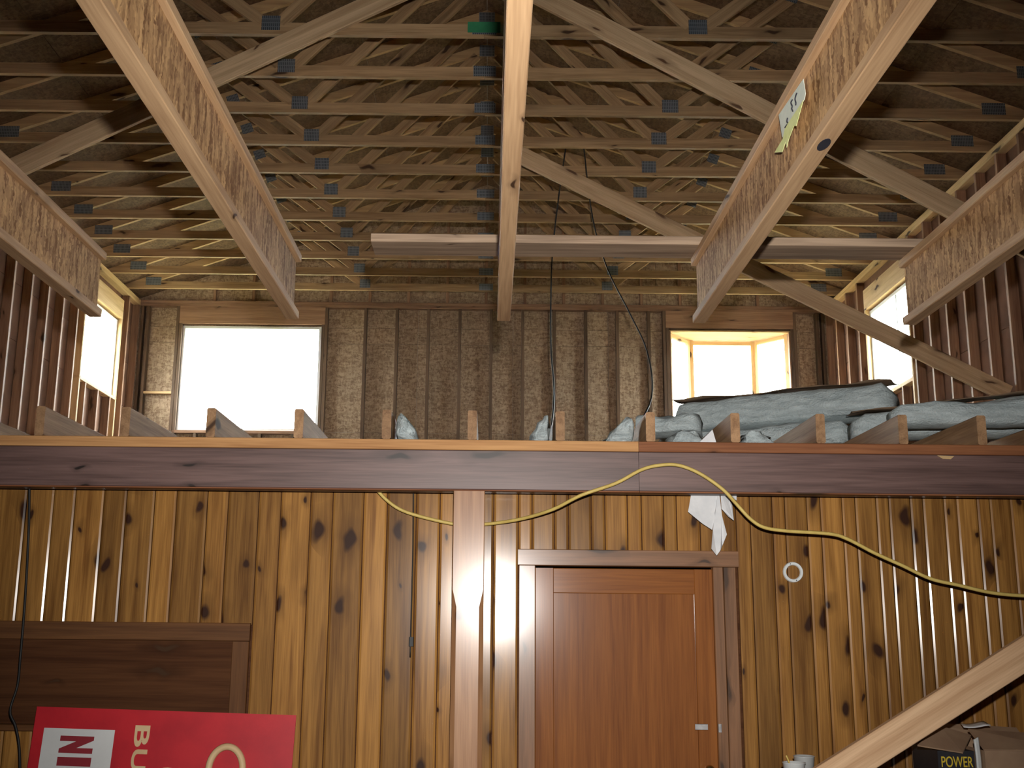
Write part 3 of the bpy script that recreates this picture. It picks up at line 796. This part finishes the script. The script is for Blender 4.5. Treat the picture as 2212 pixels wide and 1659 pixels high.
tag(o, 'thin black wire hanging from the trusses, the left one', 'wire')
o = tube('hanging_wire', [V((atY(1262, 400, yw).x, yw, ZP + .02)), atY(1280, 470, yw), atY(1312, 580, yw), atY(1362, 680, yw - .3), atY(1398, 760, yw - 1), atY(1407, 860, yw - 2), V((jx[7], 6.2, 2.711))], .006, 'cord_black')
tag(o, 'thin black wire hanging from the trusses, the right one', 'wire')
pc = empty('pull_cord', tuple(atY(891, 1075, 5.45)), 'thin dark pull cord hanging in front of the boards left of the post', 'cord')
tube('cord', pxs([(893, 1050, 5.475), (892, 1180, 5.475), (889, 1300, 5.475), (886, 1420, 5.475)]), .0035, 'cord_black', pc, 6)
box('toggle', tuple(atY(883, 1396, 5.475) + V((0, -.008, 0))), tuple(atY(894, 1376, 5.475) + V((0, .008, 0))), 'cord_black', pc, .003)
o = tube('black_cable', pxs([(64, 1040, 5.42), (62, 1150, 5.42), (54, 1300, 5.40), (44, 1420, 5.38), (38, 1480, 5.36), (22, 1535, 5.34), (34, 1570, 5.34), (42, 1620, 5.34), (44, 1720, 5.34)]), .006, 'cord_black')
tag(o, 'thin black cable hanging at the far left over the dark hatch', 'cord')

# ------------------------------------------------------------------ torn white paper hanging below the beam
tpap = empty('torn_paper', tuple(atY(1540, 1075, 5.36)), 'torn white paper hanging down from behind the beam above the door', 'paper')
PJ = random.Random(3)
def pz(zx, zy, Y=5.40):
    Y += 0 if zy < 0 else PJ.uniform(-.0, .035)
    return atY(1440 + zx / 6.144, 1060 + zy / 6.144, Y)
poly_slab('torn_strip', [pz(*q, 5.40) for q in ((340, -40), (640, -40), (640, 360), (605, 520), (480, 440), (390, 370), (285, 280))], .002, 'white_paper', tpap, (.1, 1, 0))
poly_slab('torn_strip', [pz(*q, 5.395) for q in ((600, -40), (690, -40), (735, 330), (800, 580), (740, 730), (715, 790), (665, 860), (595, 770), (615, 520), (630, 360))], .002, 'white_paper', tpap, (-.15, 1, 0))
poly_slab('torn_strip', [pz(*q, 5.39) for q in ((710, -40), (820, -40), (830, 110), (870, 190), (892, 395), (820, 345), (730, 240))], .002, 'white_paper', tpap, (.1, 1, 0))
poly_slab('torn_strip', [pz(*q, 5.385) for q in ((800, -40), (930, -40), (928, 130), (870, 100))], .002, 'white_paper', tpap, (0, 1, 0))
o = poly_slab('paper_scrap', [V((1.000, 5.285, 2.562)), V((1.072, 5.285, 2.632)), V((1.090, 5.285, 2.562))], .003, 'white_paper', None, (0, 1, 0))
tag(o, 'small white paper scrap sticking up behind the beam cap', 'paper')
# chip of bare wood on the beam
o = poly_slab('wood_chip', [atY(1380 + x / 2.659, 820 + y / 2.659, YB - .001) for x, y in ((1712, 436), (1810, 440), (1790, 458), (1745, 456))], .004, 'bright_lumber', None, (0, -1, 0))
tag(o, 'pale splinter on the top edge of the dark beam at the right', 'splinter')

# white plastic ring on the boards
rc = atY(1713, 1236, YW); R0, R1, N = .050, .033, 40
vs, fs = [], []
for k in range(N):
    a = 2 * math.pi * k / N
    for r_, y in ((R0, .004), (R0 - .003, -.004), (R1 + .003, -.004), (R1, .004)): vs.append((r_ * math.cos(a), y, r_ * math.sin(a)))
for k in range(N):
    q = (k + 1) % N
    for i in range(4): fs.append((k * 4 + i, k * 4 + (i + 1) % 4, q * 4 + (i + 1) % 4, q * 4 + i))
ring = empty('plastic_ring', (rc.x, YW - .004, rc.z), 'flat white plastic ring screwed to the boards right of the door', 'ring')
obj('ring_body', me_from(vs, fs), 'white_plastic', ring, Matrix.Translation((rc.x, YW - .004, rc.z)))
for a in (-1.25, 1.9):
    stick('screw', (rc.x + .0415 * math.cos(a), YW - .0065, rc.z + .0415 * math.sin(a)), (rc.x + .0415 * math.cos(a), YW - .0095, rc.z + .0415 * math.sin(a)), .005, .005, 'ink_black', ring, (0, 0, 1), .001)

# ------------------------------------------------------------------ red sign leaning below the hatch
Ys = 5.33
A, B = atY(80, 1526, Ys), atY(640, 1545, Ys)
ex = (B - A); WS = ex.length; ex.normalize(); ez = V((0, -.12, -1)); ez = (ez - ex * ez.dot(ex)).normalized()
ey = ex.cross(ez)                                         # text plane: x right, y down the sheet
sm = Matrix((ex, ez, ey)).transposed().to_4x4(); sm.translation = A
HS = A.z / abs(ez.z) - .008
sign = empty('red_sign', tuple(A + ez * HS), 'large red sign board with sideways lettering standing below the dark hatch', 'sign')
def sbox(name, u0, u1, v0, v1, d0, d1, mat):
    vs = [(u, v_, d) for u in (u0, u1) for v_ in (v0, v1) for d in (d0, d1)]
    return obj(name, me_from(vs, [(0, 1, 3, 2), (4, 6, 7, 5), (0, 4, 5, 1), (2, 3, 7, 6), (0, 2, 6, 4), (1, 5, 7, 3)]), mat, sign, sm)
sbox('sign_board', 0, WS, 0, HS, .0, .008, 'sign_red')
S_ = WS / 560.0                                           # metres per pixel of the sheet
fd = -.0015                                               # front side is towards the camera
if (sm.to_3x3() @ V((0, 0, 1))).y < 0: fd = .0095
def su(x): return (x - 80) * S_
def sv(x, y): return (y - 1526 - (x - 80) * 19 / 560) * S_
f0, f1 = (fd, fd + .001)
sbox('white_field', su(103), su(255), sv(103, 1570), HS * .9, f0, f1, 'sign_white')
def rot_text(name, body, px_base, px_top, y0, y1, mat, bold):
    """letters turned a quarter clockwise: their tops point right, reading downwards"""
    hcap = (px_top - px_base) * S_; wd = (y1 - y0) * S_
    loc = sm @ V((su(px_base), sv(px_base, y0), 0))
    lx = (sm.to_3x3() @ V((0, 1, 0))); ly = (sm.to_3x3() @ V((1, 0, 0))); lz = lx.cross(ly)
    mt = Matrix((lx, ly, lz)).transposed().to_4x4()
    nrm = sm.to_3x3() @ V((0, 0, 1)); front = nrm if nrm.y < 0 else -nrm
    base = loc + (nrm * f1 if nrm.y < 0 else nrm * f0)
    mt.translation = base + front * .0002 if lz.dot(front) > 0 else base + front * .0017
    return text(name, body, mat, sign, mt, wd, hcap, .0015, bold)
rot_text('letter_n', 'N', 141, 213, 1586, 1621, 'sign_darkred', .075)
rot_text('letter_i', 'I', 141, 213, 1629, 1647, 'sign_darkred', .075)
rot_text('letter_c', 'C', 141, 213, 1653, 1690, 'sign_darkred', .075)
rot_text('letter_b', 'B', 298, 330, 1565, 1609, 'sign_tan', .02)
rot_text('letter_u', 'U', 298, 330, 1614, 1657, 'sign_tan', .02)
pts = []
for k in range(15):
    a = math.pi * (-.12 + 1.24 * k / 14)
    pts.append(sm @ V((su(500) - math.cos(a) * 36 * S_, (1655 - 1526 - 14) * S_ - math.sin(a) * 46 * S_, fd)))
tube('tan_loop', pts, .016, 'sign_tan', sign, 8, 2)
pts = []
for k in range(9):
    a = math.pi * k / 8
    pts.append(sm @ V((su(378) - math.cos(a) * 24 * S_, (1662 - 1526 - 10) * S_ - math.sin(a) * 11 * S_, fd)))
poly_slab('tan_shape', pts, .002, 'sign_tan', sign, (0, -1, 0))

# ------------------------------------------------------------------ workbench corner, boxes, cups, leaning stud
bench = empty('workbench', (2.3, 5.1, 0), 'grey workbench along the boarded wall at the lower right', 'workbench')
ZB = 1.045
box('bench_top', (1.37, 4.80, ZB - .04), (3.6, 5.47, ZB), 'bench_grey', bench, .004)
for x in (1.43, 3.54):
    for y in (4.86, 5.41):
        stick('leg', (x, y, 0), (x, y, ZB - .04), .08, .08, 'hatch_trim', bench, (1, 0, 0))
box('apron', (1.47, 4.83, ZB - .14), (3.5, 4.85, ZB - .04), 'hatch_trim', bench)

def cup(name, lab, x, y, r0, r1, h, mat, stirrer=False):
    N = 28; vs, fs = [], []
    prof = [(0, 0), (r0, 0), (r1, h), (r1 + .003, h + .002), (r1 - .002, h + .003), (r0 - .003, .004), (0, .004)]
    for r_, z in prof:
        for k in range(N):
            a = 2 * math.pi * k / N; vs.append((r_ * math.cos(a), r_ * math.sin(a), z))
    for i in range(len(prof) - 1):
        for k in range(N): fs.append((i * N + k, i * N + (k + 1) % N, (i + 1) * N + (k + 1) % N, (i + 1) * N + k))
    root = empty(name, (x, y, ZB), lab, 'cup')
    obj('cup_body', me_from(vs, fs), mat, root, Matrix.Translation((x, y, ZB)), True)
    if stirrer:
        tube('stirrer', [(x - .005, y, ZB + .02), (x - .02, y, ZB + h), (x - .032, y, ZB + h + .03)], .004, 'cord_yellow', root, 6, 3)
c1 = atY(1715, 1650, 4.95); cup('plastic_cup', 'white plastic cup with a yellow stick on the workbench', c1.x, 4.95, .036, .047, c1.z - ZB + .004, 'white_plastic', True)
c2 = atY(1737, 1640, 5.12); cup('plastic_cup', 'clear plastic cup behind the white one on the workbench', c2.x, 5.12, .036, .045, c2.z - ZB + .012, 'clear_plastic')

def carton(name, lab, x0, x1, y0, y1, h, mat, rz=0):
    root = empty(name, ((x0 + x1) / 2, (y0 + y1) / 2, ZB), lab, 'box')
    t = .005
    box('front_panel', (x0, y0, ZB + .001), (x1, y0 + t, ZB + h), mat, root, 0)
    box('back_panel', (x0, y1 - t, ZB + .001), (x1, y1, ZB + h), 'cardboard', root, 0)
    box('side_panel', (x0, y0 + t, ZB + .001), (x0 + t, y1 - t, ZB + h), mat, root, 0)
    box('side_panel', (x1 - t, y0 + t, ZB + .001), (x1, y1 - t, ZB + h), mat, root, 0)
    box('bottom_panel', (x0 + t, y0 + t, ZB + .001), (x1 - t, y1 - t, ZB + .006), 'cardboard', root, 0)
    return root
q0, q1 = atY(2026, 1640, 4.86), atY(2105, 1640, 4.86)
h1 = atY(2060, 1622, 4.86).z - ZB
cb = carton('printed_carton', 'black carton with yellow POWER lettering on the workbench', q0.x, q1.x, 4.86, 5.15, h1, 'carton_black')
mt = Matrix(((1, 0, 0), (0, 0, -1), (0, 1, 0))).to_4x4(); mt.translation = V((atY(2033, 1640, 4.86).x, 4.8595, atY(2033, 1657, 4.86).z))
text('lettering', 'POWER', 'carton_yellow', cb, mt, (2097 - 2033) * 4.86 / 2400 * 1.02, .043, .0015, .01)
poly_slab('flap', [atY(1982, 1612, 4.80), atY(2030, 1570, 4.98), atY(2098, 1590, 5.0), atY(2080, 1628, 4.83)], .005, 'cardboard', cb, (0, .3, 1))
q2 = atY(2128, 1640, 4.84)
h2 = atY(2160, 1622, 4.84).z - ZB
cc = carton('cardboard_box', 'open tan cardboard box at the lower right corner of the picture', q2.x, q2.x + .36, 4.84, 5.25, h2, 'cardboard')
poly_slab('flap', [V((q2.x, 4.845, ZB + h2)), V((q2.x + .36, 4.845, ZB + h2)), V((q2.x + .36, 4.99, ZB + h2 + .05)), V((q2.x, 4.99, ZB + h2 + .07))], .005, 'cardboard', cc, (0, -.3, 1))
poly_slab('flap', [V((q2.x - .08, 5.24, ZB + h2)), V((q2.x + .36, 5.24, ZB + h2)), V((q2.x + .36, 5.32, ZB + h2 + .05)), V((q2.x - .08, 5.32, ZB + h2 + .07))], .005, 'cardboard', cc, (0, -.3, 1))
o = grid_sheet('foam_sheet', (q1.x + .004, 4.87, ZB + .002), (q2.x - .010, 4.88, ZB + .002), (q1.x + .004, 4.87, ZB + h1 + .045), (q2.x - .012, 4.88, ZB + h1 + .055), 4, 8, 'white_plastic', None, lambda u, v_: .006 * math.sin(v_ * 3), .01)
tag(o, 'curved white foam sheet standing between the two boxes', 'foam')
fz = ZB + h2 + .085
o = grid_sheet('folded_paper', atY(2075, 1562, 5.2), atY(2125, 1559, 5.2), atY(2082, 1570, 5.1), atY(2140, 1568, 5.1), 5, 3, 'white_paper', cc, lambda u, v_: .004 * math.sin(u * 5), .003)
bt = empty('dark_jar', tuple(V((atY(1990, 1650, 4.95).x, 4.98, ZB))), 'small dark blue jar under the carton flap on the workbench', 'jar')
N = 20; vs, fs = [], []
pr = [(0, 0), (.03, 0), (.032, .01), (.032, .045), (.02, .055), (.0, .056)]
for r_, z in pr:
    for k in range(N): a = 2 * math.pi * k / N; vs.append((r_ * math.cos(a), r_ * math.sin(a), z))
for i in range(len(pr) - 1):
    for k in range(N): fs.append((i * N + k, i * N + (k + 1) % N, (i + 1) * N + (k + 1) % N, (i + 1) * N + k))
bx = atY(1990, 1650, 4.95).x
obj('jar_body', me_from(vs, fs), 'dark_blue', bt, Matrix.Translation((bx, 4.98, ZB + .001)), True)

yl = 4.66
A, B = atY(1832, 1659, yl), atY(2212, 1416, yl); d = (B - A) / (B - A).x
lo = A - d * ((A.z - .025) / d.z); hi = B + d * (XR - .02 - B.x)
lo.z = max(lo.z, .04)
o = stick('leaning_stud', lo, hi, .038, .122, 'new_lumber', None, (0, 0, 1), .003)
tag(o, 'pale stud slanting up across the lower right corner in front of the boxes', 'lumber')
